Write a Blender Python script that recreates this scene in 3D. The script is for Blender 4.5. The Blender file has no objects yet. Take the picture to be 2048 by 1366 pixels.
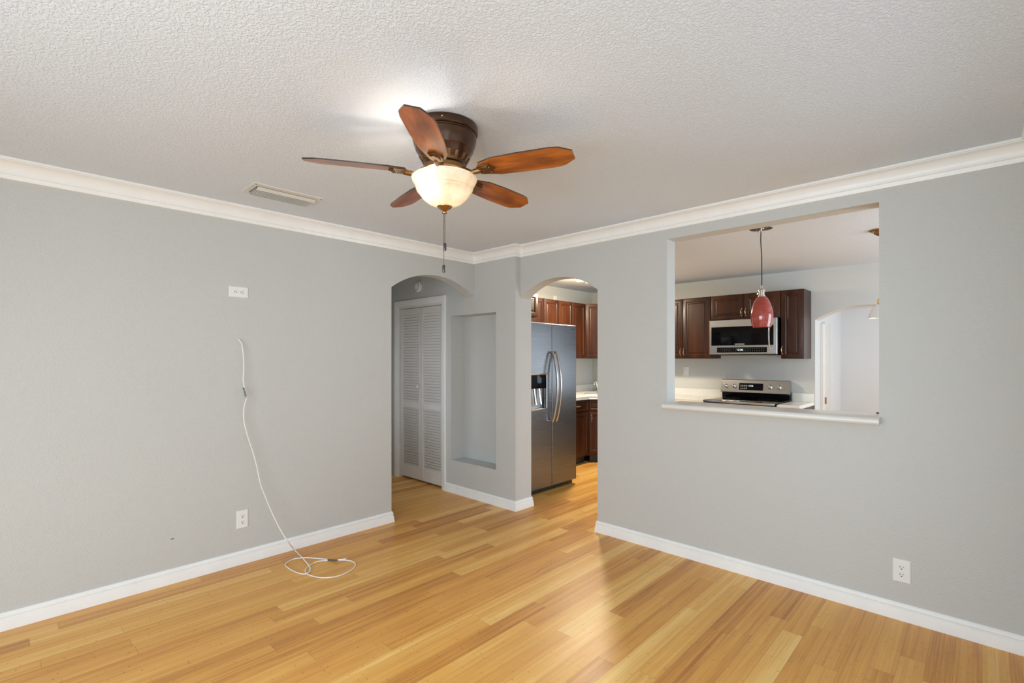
import bpy, bmesh, math, random
from mathutils import Vector, Matrix
random.seed(7)
C = bpy.context.scene.collection
PI = math.pi
# ------------------------------------------------------------------ camera
F = 987.0; HZ = 714.5; CH = 1.417; CEIL = 2.44
cam_d = bpy.data.cameras.new('camera'); cam = bpy.data.objects.new('camera', cam_d); C.objects.link(cam)
cam.location = (0, 0, CH); cam.rotation_euler = (PI/2, 0, math.radians(-46.4))
cam_d.sensor_width = 36; cam_d.lens = F/2048*36; cam_d.shift_y = (HZ-683)/2048
cam_d.clip_start = 0.02
bpy.context.scene.camera = cam
# ------------------------------------------------------------------ world, exposure
W = bpy.data.worlds.new('world'); bpy.context.scene.world = W; W.use_nodes = True
W.node_tree.nodes['Background'].inputs[0].default_value = (.80, .88, 1.0, 1)
W.node_tree.nodes['Background'].inputs[1].default_value = 1.0
vs = bpy.context.scene.view_settings
vs.view_transform = 'Standard'; vs.look = 'None'; vs.gamma = 1.0; vs.use_curve_mapping = False
vs.exposure = 0.18
try:
    bpy.context.scene.cycles.max_bounces = 12
    bpy.context.scene.cycles.diffuse_bounces = 6
    bpy.context.scene.cycles.sample_clamp_indirect = 4.0
    bpy.context.scene.cycles.caustics_reflective = False
    bpy.context.scene.cycles.caustics_refractive = False
except Exception: pass
# ------------------------------------------------------------------ window daylight, added hall fill and room lamps
def area(name, loc, rot, sx, sy, power, col=(1, 1, 1)):
    l = bpy.data.lights.new(name, 'AREA'); l.shape = 'RECTANGLE'; l.size = sx; l.size_y = sy
    l.energy = power; l.color = col
    o = bpy.data.objects.new(name, l); C.objects.link(o); o.location = loc; o.rotation_euler = rot
    return o
DAY = (.72, .87, 1.0)
area('daylight_sliding_window', (1.75, -.235, 1.25), (PI/2, 0, 0), 1.9, 1.7, 7, DAY)           # faces +Y
area('daylight_west_window', (-1.50, .65, 1.15), (PI/2-.32, 0, -PI/2), 3.0, 1.25, 100, DAY)         # faces +X
area('daylight_entry_window', (-.5, -1.42, 1.35), (PI/2-.25, 0, 0), 1.7, 1.6, 11, DAY)
area('hall_fill_light', (2.305, 4.65, 1.15), (PI/2, 0, -PI/2), .8, 1.1, 2.2, (.85, .92, 1.0))  # added fill, out of view, to brighten the closet door
area('daylight_dining_window', (5.0, -1.58, 1.35), (PI/2, 0, 0), 2.0, 1.5, 62, (.74, .88, 1.0))
area('daylight_annex_window', (9.2, -1.48, 1.4), (PI/2, 0, 0), 3.0, 1.6, 62, (.74, .87, 1.0))
# ------------------------------------------------------------------ pixel helpers (reference pixel -> place)
fw = Vector((math.cos(math.radians(43.6)), math.sin(math.radians(43.6)))); rt = Vector((fw.y, -fw.x))
def floor_pt(px, py, z=0.0):
    d = (CH-z)*F/(py-HZ); v = fw*d + rt*((px-1024)/F*d); return (v.x, v.y, z)
def wallA_pt(px, py, Y):
    r = fw + rt*((px-1024)/F); t = Y/r.y; return (r.x*t, Y, CH + t*(HZ-py)/F)
# ------------------------------------------------------------------ materials
def nt(name):
    m = bpy.data.materials.new(name); m.use_nodes = True
    n = m.node_tree; return m, n, n.nodes['Principled BSDF']
def setp(b, col=None, rough=.5, metal=0, coat=0, spec=None):
    if col is not None: b.inputs['Base Color'].default_value = (*col, 1)
    b.inputs['Roughness'].default_value = rough; b.inputs['Metallic'].default_value = metal
    if coat: b.inputs['Coat Weight'].default_value = coat; b.inputs['Coat Roughness'].default_value = .15
    if spec is not None: b.inputs['Specular IOR Level'].default_value = spec
def plain(name, col, rough=.5, metal=0, coat=0, spec=None):
    m, n, b = nt(name); setp(b, col, rough, metal, coat, spec)
    # faint procedural mottling so no surface is a dead flat colour
    tc = n.nodes.new('ShaderNodeTexCoord'); no = n.nodes.new('ShaderNodeTexNoise'); no.inputs['Scale'].default_value = 9
    no.inputs['Detail'].default_value = 4
    mx = n.nodes.new('ShaderNodeMix'); mx.data_type = 'RGBA'
    mx.inputs[6].default_value = (*[c*.95 for c in col], 1); mx.inputs[7].default_value = (*[min(1, c*1.05) for c in col], 1)
    n.links.new(tc.outputs['Object'], no.inputs['Vector']); n.links.new(no.outputs['Fac'], mx.inputs[0])
    n.links.new(mx.outputs[2], b.inputs['Base Color'])
    return m
def M(n, op, a=None, b=None, c=None):
    q = n.nodes.new('ShaderNodeMath'); q.operation = op
    for i, v in enumerate((a, b, c)):
        if v is None: continue
        if isinstance(v, (int, float)): q.inputs[i].default_value = v
        else: n.links.new(v, q.inputs[i])
    return q.outputs[0]
def textured_paint(name, col, scale, strength, dist, rough=.6, knock=False):
    m, n, b = nt(name); setp(b, col, rough)
    tc = n.nodes.new('ShaderNodeTexCoord')
    no = n.nodes.new('ShaderNodeTexNoise'); no.inputs['Scale'].default_value = scale; no.inputs['Detail'].default_value = 3
    no.inputs['Roughness'].default_value = .55
    n.links.new(tc.outputs['Object'], no.inputs['Vector'])
    h = no.outputs['Fac']
    if knock:
        v = n.nodes.new('ShaderNodeTexNoise'); v.inputs['Scale'].default_value = scale*.42; v.inputs['Detail'].default_value = 5
        v.inputs['Distortion'].default_value = .6
        n.links.new(tc.outputs['Object'], v.inputs['Vector'])
        r = n.nodes.new('ShaderNodeMapRange'); r.inputs[1].default_value = .42; r.inputs[2].default_value = .60
        n.links.new(v.outputs['Fac'], r.inputs[0])
        h = M(n, 'ADD', M(n, 'MULTIPLY', h, .5), r.outputs[0])
    bp = n.nodes.new('ShaderNodeBump'); bp.inputs['Strength'].default_value = strength; bp.inputs['Distance'].default_value = dist
    n.links.new(h, bp.inputs['Height']); n.links.new(bp.outputs[0], b.inputs['Normal'])
    lo = n.nodes.new('ShaderNodeTexNoise'); lo.inputs['Scale'].default_value = 1.3; lo.inputs['Detail'].default_value = 2
    n.links.new(tc.outputs['Object'], lo.inputs['Vector'])
    mx = n.nodes.new('ShaderNodeMix'); mx.data_type = 'RGBA'
    mx.inputs[6].default_value = (*[c*.975 for c in col], 1); mx.inputs[7].default_value = (*[c*1.02 for c in col], 1)
    n.links.new(lo.outputs['Fac'], mx.inputs[0]); n.links.new(mx.outputs[2], b.inputs['Base Color'])
    return m
mWall = textured_paint('greige_wall_paint', (.57, .573, .55), 105, .9, .0028, .62)
mKWall = textured_paint('kitchen_wall_paint', (.60, .605, .585), 105, .4, .0012, .62)
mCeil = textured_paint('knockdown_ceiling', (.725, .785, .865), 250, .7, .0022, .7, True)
mWhiteWall = textured_paint('white_wall_paint', (.78, .80, .815), 105, .3, .001, .6)
mTrim = plain('white_trim_paint', (.90, .90, .88), .35)
mDoorW = plain('off_white_door_paint', (.76, .745, .71), .4)
mPlate = plain('white_plastic', (.83, .83, .81), .3)
mDark = plain('dark_slot', (.03, .03, .03), .6)
mCable = plain('white_cable_jacket', (.86, .85, .82), .4)
mFerrite = plain('grey_connector', (.16, .15, .12), .35, .6)
mBronze = plain('oil_rubbed_bronze', (.075, .034, .016), .30, .75, .3)
mIron = plain('antique_bronze_bracket', (.22, .12, .05), .28, .85)
mChain = plain('dark_chain', (.12, .09, .06), .35, .8)
mFob = plain('espresso_wood_fob', (.035, .022, .018), .25, 0, .4)
mNickel = plain('brushed_nickel', (.62, .60, .56), .22, 1)
mBrass = plain('antique_brass', (.42, .24, .10), .25, 1)
mBlack = plain('black_glass', (.003, .003, .004), .08, 0, 0, .16)
mBlackP = plain('black_plastic', (.012, .012, .013), .35)
mCounter = plain('white_laminate_counter', (.80, .79, .74), .22)
mCord = plain('black_cord', (.012, .010, .010), .6)
mHandle = plain('satin_cabinet_pull', (.70, .52, .34), .25, 1)
mVentM = plain('painted_vent_metal', (.70, .68, .63), .45)
mVentShade = plain('painted_vent_shade', (.10, .085, .06), .8)  # dark colour standing in for shade in the vent gaps
mLogo = plain('pale_logo', (.80, .80, .80), .4)
mLogoD = plain('dark_logo', (.03, .03, .035), .4)
mBrownStrip = plain('brown_wood_strip', (.10, .055, .04), .5)
def emis(name, col, s):
    m, n, b = nt(name); b.inputs['Base Color'].default_value = (*col, 1)
    b.inputs['Emission Color'].default_value = (*col, 1); b.inputs['Emission Strength'].default_value = s
    return m
mDigit = emis('lit_display_digits', (.75, .85, .95), .9)
mBulb = emis('warm_bulb', (1.0, .80, .55), 12)

def brushed(name, col, rough, vert=False):
    m, n, b = nt(name); setp(b, col, rough, 1)
    tc = n.nodes.new('ShaderNodeTexCoord'); mp = n.nodes.new('ShaderNodeMapping')
    mp.inputs['Scale'].default_value = (1.5, 1.5, 420) if not vert else (260, 260, 3)
    no = n.nodes.new('ShaderNodeTexNoise'); no.inputs['Scale'].default_value = 1; no.inputs['Detail'].default_value = 4
    n.links.new(tc.outputs['Object'], mp.inputs[0]); n.links.new(mp.outputs[0], no.inputs['Vector'])
    r = n.nodes.new('ShaderNodeMapRange'); r.inputs[3].default_value = rough-.06; r.inputs[4].default_value = rough+.1
    n.links.new(no.outputs['Fac'], r.inputs[0]); n.links.new(r.outputs[0], b.inputs['Roughness'])
    bp = n.nodes.new('ShaderNodeBump'); bp.inputs['Strength'].default_value = .05; bp.inputs['Distance'].default_value = .0006
    n.links.new(no.outputs['Fac'], bp.inputs['Height']); n.links.new(bp.outputs[0], b.inputs['Normal'])
    b.inputs['Anisotropic'].default_value = .5
    return m
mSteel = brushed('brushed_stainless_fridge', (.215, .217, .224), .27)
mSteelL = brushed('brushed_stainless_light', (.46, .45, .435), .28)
mSteelH = plain('polished_handle_steel', (.66, .66, .67), .2, 1)

def wood(name, c1, c2, scale=(2, 30, 30), rough=.3, coat=.4, var=1.0):
    m, n, b = nt(name); setp(b, c1, rough, 0, coat)
    tc = n.nodes.new('ShaderNodeTexCoord'); mp = n.nodes.new('ShaderNodeMapping'); mp.inputs['Scale'].default_value = scale
    no = n.nodes.new('ShaderNodeTexNoise'); no.inputs['Scale'].default_value = var; no.inputs['Detail'].default_value = 6
    no.inputs['Distortion'].default_value = .5
    cr = n.nodes.new('ShaderNodeValToRGB'); cr.color_ramp.elements[0].position = .32; cr.color_ramp.elements[1].position = .68
    cr.color_ramp.elements[0].color = (*c1, 1); cr.color_ramp.elements[1].color = (*c2, 1)
    n.links.new(tc.outputs['Object'], mp.inputs[0]); n.links.new(mp.outputs[0], no.inputs['Vector'])
    n.links.new(no.outputs['Fac'], cr.inputs[0]); n.links.new(cr.outputs[0], b.inputs['Base Color'])
    return m
mCab = wood('cherry_cabinet_stain', (.022, .0065, .0025), (.064, .019, .006), (9, 9, 1.6), .36, .06)
mCab.node_tree.nodes['Principled BSDF'].inputs['Specular IOR Level'].default_value = .28
mBlade = wood('cherry_fan_blade', (.13, .028, .005), (.46, .130, .018), (5, 24, 24), .30, .18)

def bamboo():
    m, n, b = nt('bamboo_plank_floor'); setp(b, (.5, .3, .1), .24, 0, 0)
    tc = n.nodes.new('ShaderNodeTexCoord'); sp = n.nodes.new('ShaderNodeSeparateXYZ')
    n.links.new(tc.outputs['Object'], sp.inputs[0]); X, Y = sp.outputs[0], sp.outputs[1]
    def wn(*v):
        w = n.nodes.new('ShaderNodeTexWhiteNoise'); w.noise_dimensions = '3D'; cb = n.nodes.new('ShaderNodeCombineXYZ')
        for i, a in enumerate(v):
            if isinstance(a, (int, float)): cb.inputs[i].default_value = a
            else: n.links.new(a, cb.inputs[i])
        n.links.new(cb.outputs[0], w.inputs['Vector']); return w.outputs['Value']
    PW, PL = .094, 1.15
    yr = M(n, 'DIVIDE', Y, PW); row = M(n, 'FLOOR', yr); fy = M(n, 'FRACT', yr)
    xr = M(n, 'ADD', M(n, 'DIVIDE', X, PL), M(n, 'MULTIPLY', wn(row, 3.3, 1.1), 7.0)); idx = M(n, 'FLOOR', xr); fx = M(n, 'FRACT', xr)
    pv = wn(row, idx, 5.7)
    st = M(n, 'FLOOR', M(n, 'MULTIPLY', yr, 5.0)); sv = wn(st, idx, 9.1)
    # grain
    cb = n.nodes.new('ShaderNodeCombineXYZ')
    n.links.new(M(n, 'MULTIPLY', X, 2.2), cb.inputs[0]); n.links.new(M(n, 'MULTIPLY', Y, 95.0), cb.inputs[1]); n.links.new(M(n, 'MULTIPLY', pv, 40.0), cb.inputs[2])
    g = n.nodes.new('ShaderNodeTexNoise'); g.inputs['Scale'].default_value = 1; g.inputs['Detail'].default_value = 5; g.inputs['Roughness'].default_value = .6
    n.links.new(cb.outputs[0], g.inputs['Vector'])
    cb2 = n.nodes.new('ShaderNodeCombineXYZ'); n.links.new(M(n, 'MULTIPLY', X, 3.0), cb2.inputs[0]); n.links.new(M(n, 'MULTIPLY', Y, 18.0), cb2.inputs[1]); n.links.new(M(n, 'MULTIPLY', pv, 11.0), cb2.inputs[2])
    g2 = n.nodes.new('ShaderNodeTexNoise'); g2.inputs['Scale'].default_value = 1; g2.inputs['Detail'].default_value = 3
    n.links.new(cb2.outputs[0], g2.inputs['Vector'])
    # tone 0..1
    tone = M(n, 'ADD', M(n, 'MULTIPLY', pv, .48), M(n, 'ADD', M(n, 'MULTIPLY', sv, .16), M(n, 'ADD', M(n, 'MULTIPLY', M(n, 'SUBTRACT', g.outputs['Fac'], .18), .56), M(n, 'MULTIPLY', g2.outputs['Fac'], .26))))
    cr = n.nodes.new('ShaderNodeValToRGB'); e = cr.color_ramp.elements
    e[0].position = .28; e[0].color = (.47, .185, .034, 1); e[1].position = .98; e[1].color = (.92, .60, .20, 1)
    k = e.new(.52); k.color = (.70, .325, .066, 1); k = e.new(.75); k.color = (.80, .425, .098, 1)
    n.links.new(tone, cr.inputs[0])
    # bamboo node marks: short dark ticks across a strip
    so = wn(st, 2.2, 8.8); tx = M(n, 'FRACT', M(n, 'ADD', M(n, 'DIVIDE', X, .27), M(n, 'MULTIPLY', so, 9.0)))
    tick = M(n, 'SUBTRACT', 1.0, M(n, 'MINIMUM', 1.0, M(n, 'DIVIDE', M(n, 'ABSOLUTE', M(n, 'SUBTRACT', tx, .5)), .016)))
    fs = M(n, 'FRACT', M(n, 'MULTIPLY', yr, 5.0)); ins = M(n, 'MINIMUM', 1.0, M(n, 'MULTIPLY', M(n, 'MULTIPLY', fs, M(n, 'SUBTRACT', 1.0, fs)), 5.0))
    tick = M(n, 'MULTIPLY', M(n, 'MULTIPLY', tick, ins), M(n, 'MULTIPLY', wn(st, M(n, 'FLOOR', M(n, 'ADD', M(n, 'DIVIDE', X, .27), M(n, 'MULTIPLY', so, 9.0))), 4.4), .46))
    # joints
    ey = M(n, 'MINIMUM', fy, M(n, 'SUBTRACT', 1.0, fy)); ex = M(n, 'MINIMUM', fx, M(n, 'SUBTRACT', 1.0, fx))
    jy = M(n, 'LESS_THAN', ey, .009); jx = M(n, 'LESS_THAN', ex, .0009)
    j = M(n, 'MULTIPLY', M(n, 'MAXIMUM', jy, jx), .38)
    dk = M(n, 'MAXIMUM', tick, j)
    mx = n.nodes.new('ShaderNodeMix'); mx.data_type = 'RGBA'; n.links.new(dk, mx.inputs[0]); n.links.new(cr.outputs[0], mx.inputs[6])
    mx.inputs[7].default_value = (.10, .042, .014, 1)
    n.links.new(mx.outputs[2], b.inputs['Base Color'])
    rr = n.nodes.new('ShaderNodeMapRange'); rr.inputs[3].default_value = .30; rr.inputs[4].default_value = .45
    n.links.new(g2.outputs['Fac'], rr.inputs[0]); n.links.new(rr.outputs[0], b.inputs['Roughness'])
    bp = n.nodes.new('ShaderNodeBump'); bp.inputs['Strength'].default_value = .12; bp.inputs['Distance'].default_value = .0012
    n.links.new(M(n, 'SUBTRACT', M(n, 'MULTIPLY', g.outputs['Fac'], .35), dk), bp.inputs['Height']); n.links.new(bp.outputs[0], b.inputs['Normal'])
    return m
mFloor = bamboo()

def glass_bowl():
    m, n, b = nt('frosted_alabaster_glass')
    out = n.nodes['Material Output']
    tc = n.nodes.new('ShaderNodeTexCoord'); no = n.nodes.new('ShaderNodeTexNoise'); no.inputs['Scale'].default_value = 14; no.inputs['Detail'].default_value = 5
    n.links.new(tc.outputs['Object'], no.inputs['Vector'])
    cr = n.nodes.new('ShaderNodeValToRGB'); cr.color_ramp.elements[0].color = (.70, .60, .44, 1); cr.color_ramp.elements[1].color = (.90, .84, .72, 1)
    cr.color_ramp.elements[0].position = .3; cr.color_ramp.elements[1].position = .6
    n.links.new(no.outputs['Fac'], cr.inputs[0]); n.links.new(cr.outputs[0], b.inputs['Base Color']); setp(b, None, .25)
    tr = n.nodes.new('ShaderNodeBsdfTranslucent'); n.links.new(cr.outputs[0], tr.inputs[0])
    mx = n.nodes.new('ShaderNodeMixShader'); mx.inputs[0].default_value = .44
    n.links.new(b.outputs[0], mx.inputs[1]); n.links.new(tr.outputs[0], mx.inputs[2])
    tp = n.nodes.new('ShaderNodeBsdfTransparent'); m2 = n.nodes.new('ShaderNodeMixShader'); m2.inputs[0].default_value = .06
    n.links.new(mx.outputs[0], m2.inputs[1]); n.links.new(tp.outputs[0], m2.inputs[2]); n.links.new(m2.outputs[0], out.inputs[0])
    return m
mBowl = glass_bowl()
def red_glass():
    m, n, b = nt('red_swirled_glass'); setp(b, (.4, .05, .04), .12, 0, .5)
    tc = n.nodes.new('ShaderNodeTexCoord'); mp = n.nodes.new('ShaderNodeMapping'); mp.inputs['Scale'].default_value = (5, 5, 330); mp.inputs['Rotation'].default_value = (.12, .08, 0)
    no = n.nodes.new('ShaderNodeTexNoise'); no.inputs['Scale'].default_value = 1; no.inputs['Detail'].default_value = 2
    cr = n.nodes.new('ShaderNodeValToRGB'); cr.color_ramp.elements[0].position = .56; cr.color_ramp.elements[1].position = .80
    cr.color_ramp.elements[0].color = (.33, .040, .028, 1); cr.color_ramp.elements[1].color = (.60, .17, .10, 1)
    n.links.new(tc.outputs['Object'], mp.inputs[0]); n.links.new(mp.outputs[0], no.inputs['Vector']); n.links.new(no.outputs['Fac'], cr.inputs[0])
    n.links.new(cr.outputs[0], b.inputs['Base Color'])
    return m
mRed = red_glass()
mShadeW = plain('white_shade_glass', (.80, .80, .78), .2, 0, .3)
def pane():
    m, n, b = nt('window_pane'); out = n.nodes['Material Output']
    t = n.nodes.new('ShaderNodeBsdfTransparent'); g = n.nodes.new('ShaderNodeBsdfGlossy'); g.inputs['Roughness'].default_value = .02
    mx = n.nodes.new('ShaderNodeMixShader'); mx.inputs[0].default_value = .08
    n.links.new(t.outputs[0], mx.inputs[1]); n.links.new(g.outputs[0], mx.inputs[2]); n.links.new(mx.outputs[0], out.inputs[0]); return m
mPane = pane()
# ------------------------------------------------------------------ mesh helpers
def put(name, bm, mat, parent=None, loc=(0, 0, 0), rot=(0, 0, 0), smooth=30):
    bmesh.ops.recalc_face_normals(bm, faces=bm.faces[:])
    me = bpy.data.meshes.new(name); bm.to_mesh(me); bm.free()
    for m in (mat if isinstance(mat, (list, tuple)) else [mat]): me.materials.append(m)
    if smooth:
        for p in me.polygons: p.use_smooth = True
        me.set_sharp_from_angle(angle=math.radians(smooth))
    o = bpy.data.objects.new(name, me); C.objects.link(o); o.location = loc; o.rotation_euler = rot
    if parent: o.parent = parent
    return o
def empty(name, loc, rz=0, label=None, cat=None, group=None, kind=None):
    o = bpy.data.objects.new(name, None); C.objects.link(o); o.location = loc; o.rotation_euler = (0, 0, rz); o.empty_display_size = .05
    return tag(o, label, cat, group, kind)
def tag(o, label=None, cat=None, group=None, kind=None):
    if label: o['label'] = label
    if cat: o['category'] = cat
    if group: o['group'] = group
    if kind: o['kind'] = kind
    return o
def box(bm, x0, x1, y0, y1, z0, z1, bev=0):
    vs_ = [bm.verts.new((x, y, z)) for z in (z0, z1) for y in (y0, y1) for x in (x0, x1)]
    fs = [(0, 2, 3, 1), (4, 5, 7, 6), (0, 1, 5, 4), (2, 6, 7, 3), (0, 4, 6, 2), (1, 3, 7, 5)]
    nf = [bm.faces.new([vs_[i] for i in f]) for f in fs]
    if bev:
        ed = list({e for f in nf for e in f.edges})
        bmesh.ops.bevel(bm, geom=ed, offset=bev, segments=2, affect='EDGES', profile=.6)
def bx(name, mat, parent, x0, x1, y0, y1, z0, z1, bev=0):
    bm = bmesh.new(); box(bm, x0, x1, y0, y1, z0, z1, bev); return put(name, bm, mat, parent)
def lathe(bm, prof, seg=48, cx=0, cy=0, cap=True):
    rings = []
    for r, z in prof:
        if r < 1e-5: rings.append([bm.verts.new((cx, cy, z))])
        else: rings.append([bm.verts.new((cx+r*math.cos(2*PI*i/seg), cy+r*math.sin(2*PI*i/seg), z)) for i in range(seg)])
    for a, b in zip(rings, rings[1:]):
        if len(a) == 1 and len(b) == 1: continue
        for i in range(seg):
            j = (i+1) % seg
            if len(a) == 1: bm.faces.new((a[0], b[i], b[j]))
            elif len(b) == 1: bm.faces.new((a[i], b[0], a[j]))
            else: bm.faces.new((a[i], b[i], b[j], a[j]))
def tube(bm, pts, r, seg=10, caps=True):
    pts = [Vector(p) for p in pts]; rings = []
    up = Vector((0, 0, 1)); prev = None
    for i, p in enumerate(pts):
        t = (pts[min(i+1, len(pts)-1)]-pts[max(i-1, 0)]).normalized()
        if prev is None:
            a = t.orthogonal().normalized()
        else:
            a = (prev - t*prev.dot(t)).normalized()
        prev = a; b = t.cross(a)
        rr = r[i] if isinstance(r, (list, tuple)) else r
        rings.append([bm.verts.new(p + a*(rr*math.cos(2*PI*k/seg)) + b*(rr*math.sin(2*PI*k/seg))) for k in range(seg)])
    for a, b in zip(rings, rings[1:]):
        for k in range(seg):
            bm.faces.new((a[k], a[(k+1) % seg], b[(k+1) % seg], b[k]))
    if caps:
        bm.faces.new(rings[0][::-1]); bm.faces.new(rings[-1])
def spline(P, n=8):
    P = [Vector(p) for p in P]; out = []
    for i in range(len(P)-1):
        p0, p1, p2, p3 = P[max(i-1, 0)], P[i], P[i+1], P[min(i+2, len(P)-1)]
        for k in range(n):
            t = k/n
            out.append(.5*((2*p1)+(-p0+p2)*t+(2*p0-5*p1+4*p2-p3)*t*t+(-p0+3*p1-3*p2+p3)*t**3))
    out.append(P[-1]); return out
def rings_rect(bm, x0, x1, z0, z1, prof, cap_last=True, cap_first=True):
    """nested rectangles in the XZ plane; prof = list of (inset, y)"""
    R = []
    for ins, y in prof:
        R.append([bm.verts.new(p) for p in ((x0+ins, y, z0+ins), (x1-ins, y, z0+ins), (x1-ins, y, z1-ins), (x0+ins, y, z1-ins))])
    for a, b in zip(R, R[1:]):
        for k in range(4): bm.faces.new((a[k], a[(k+1) % 4], b[(k+1) % 4], b[k]))
    if cap_last: bm.faces.new(R[-1])
    if cap_first: bm.faces.new(R[0][::-1])
def sweep(bm, prof, path):
    """prof (out, z) ; path 2D, interior on the right-hand side; mitred"""
    P = [Vector(p) for p in path]; rows = []
    for i, p in enumerate(P):
        def nrm(a, b): d = (b-a).normalized(); return Vector((d.y, -d.x))
        if i == 0: m = nrm(P[0], P[1]); s = 1
        elif i == len(P)-1: m = nrm(P[-2], P[-1]); s = 1
        else:
            n1, n2 = nrm(P[i-1], P[i]), nrm(P[i], P[i+1]); m = (n1+n2).normalized(); s = 1/max(.2, m.dot(n1))
        rows.append([bm.verts.new((p.x+m.x*o*s, p.y+m.y*o*s, z)) for o, z in prof])
    n = len(prof)
    for a, b in zip(rows, rows[1:]):
        for k in range(n): bm.faces.new((a[k], a[(k+1) % n], b[(k+1) % n], b[k]))
    bm.faces.new(rows[0]); bm.faces.new(rows[-1][::-1])
def polyprism(bm, pts, z0, z1):
    a = [bm.verts.new((x, y, z0)) for x, y in pts]; b = [bm.verts.new((x, y, z1)) for x, y in pts]; n = len(pts)
    bm.faces.new(a[::-1]); bm.faces.new(b)
    for i in range(n): bm.faces.new((a[i], a[(i+1) % n], b[(i+1) % n], b[i]))
def text(s, size, mat, parent, loc, rot, name='logo', depth=.0006, sx=1.0):
    cu = bpy.data.curves.new('lettering', 'FONT'); cu.body = s; cu.size = size; cu.extrude = depth; cu.align_x = 'CENTER'; cu.align_y = 'CENTER'
    t = bpy.data.objects.new('lettering', cu); me = bpy.data.meshes.new_from_object(t)
    bpy.data.objects.remove(t); me.materials.clear(); me.materials.append(mat); me.name = name
    o = bpy.data.objects.new(name, me); C.objects.link(o); o.parent = parent; o.location = loc; o.rotation_euler = rot; o.scale = (sx, 1, 1)
    return o
def arch_top(a, b, spring, apex):
    hw = (b-a)/2; rise = apex-spring; R = (hw*hw+rise*rise)/(2*rise); cx = (a+b)/2; cz = apex-R
    return lambda s: cz + math.sqrt(max(0, R*R-(s-cx)**2))
def wall(name, axis, t0, t1, s0, s1, openings, mat, z1=CEIL, kind='structure'):
    """axis 'x': wall runs along X, thickness in Y t0..t1; 'y': runs along Y."""
    bm = bmesh.new()
    def V(s, t, z): return bm.verts.new((s, t, z) if axis == 'x' else (t, s, z))
    def quad(*p): bm.faces.new([V(*q) for q in p])
    cuts = {s0, s1}
    for a, b, zb, zt in openings:
        cuts |= {a, b}
        if callable(zt):
            n = 36
            for i in range(1, n): cuts.add(a+(b-a)*(.5-.5*math.cos(PI*i/n)) )
    cuts = sorted(c for c in cuts if s0-1e-6 <= c <= s1+1e-6)
    for u, v in zip(cuts, cuts[1:]):
        mid = (u+v)/2; op = [o for o in openings if o[0] < mid < o[1]]
        rng = []
        if not op: rng = [((0, 0), (z1, z1))]
        else:
            a, b, zb, zt = op[0]
            tu = zt(u) if callable(zt) else zt; tv = zt(v) if callable(zt) else zt
            if zb > 0: rng.append(((0, 0), (zb, zb))); quad((u, t0, zb), (v, t0, zb), (v, t1, zb), (u, t1, zb))
            rng.append(((tu, tv), (z1, z1))); quad((u, t0, tu), (v, t0, tv), (v, t1, tv), (u, t1, tu))
        for (lu, lv), (hu, hv) in rng:
            quad((u, t0, lu), (v, t0, lv), (v, t0, hv), (u, t0, hu)); quad((u, t1, lu), (v, t1, lv), (v, t1, hv), (u, t1, hu))
    for a, b, zb, zt in openings:
        for s in (a, b):
            if abs(s-s0) < 1e-6 or abs(s-s1) < 1e-6: continue
            z = zt(s) if callable(zt) else zt
            quad((s, t0, zb), (s, t1, zb), (s, t1, z), (s, t0, z))
    for s in (s0, s1):
        ed = [o for o in openings if abs(o[0]-s) < 1e-6 or abs(o[1]-s) < 1e-6]
        zl = 0
        if ed: zl = ed[0][3](s) if callable(ed[0][3]) else ed[0][3]
        quad((s, t0, zl), (s, t1, zl), (s, t1, z1), (s, t0, z1))
    bmesh.ops.remove_doubles(bm, verts=bm.verts[:], dist=1e-5)
    o = put(name, bm, mat, smooth=0); o['kind'] = kind
    return o
def slab(name, mat, x0, x1, y0, y1, z0, z1):
    bm = bmesh.new(); box(bm, x0, x1, y0, y1, z0, z1); o = put(name, bm, mat, smooth=0); o['kind'] = 'structure'; return o
# ================================================================== SHELL
AY, BX, NX, PY = 3.682, 3.382, 3.316, 3.113
slab('floor', mFloor, -1.8, 11.8, -1.75, 6.6, -.1, 0)
slab('ceiling', mCeil, -1.8, 6.79, -1.75, 6.6, CEIL, CEIL+.1)
slab('ceiling_annex', mWhiteWall, 6.79, 11.8, -1.75, 2.2, 2.36, 2.46)
wall('wall_left', 'x', AY, AY+.12, -1.72, NX, [(2.362, NX, 0, arch_top(2.362, NX, 2.022, 2.178))], mWall)
wall('wall_right', 'y', BX, BX+.13, -1.7, PY, [(2.261, PY, 0, arch_top(2.261, PY, 1.966, 2.112)), (.413, 1.662, 1.05, 2.277)], mWall)
wall('wall_niche', 'y', NX, 3.505, PY, 5.16, [(3.370, 4.043, .34, 1.85), (4.19, 5.02, 0, 2.012)], mWall)
slab('wall_niche_back', mWall, 3.505, 3.535, PY, 5.16, 0, CEIL)
wall('wall_hall_left', 'y', 2.24, 2.30, AY+.12, 6.4, [(4.25, 5.05, .6, 1.7)], mWall)  # opening added only to go with the unseen hall fill
slab('wall_hall_end', mWall, 2.24, 4.7, 6.4, 6.5, 0, CEIL)
slab('wall_hall_right', mWall, 4.6, 4.7, 4.6, 6.4, 0, CEIL)
wall('wall_kitchen', 'y', 6.575, 6.79, -1.7, 4.5, [(.455, 1.403, 0, arch_top(.455, 1.403, 1.85, 1.992))], mKWall)
slab('wall_kitchen_back', mKWall, 3.535, 6.79, 4.5, 4.6, 0, CEIL)
wall('wall_dining', 'x', -1.70, -1.6, BX+.13, 6.79, [(4.0, 6.0, .6, 2.1)], mKWall)
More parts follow.
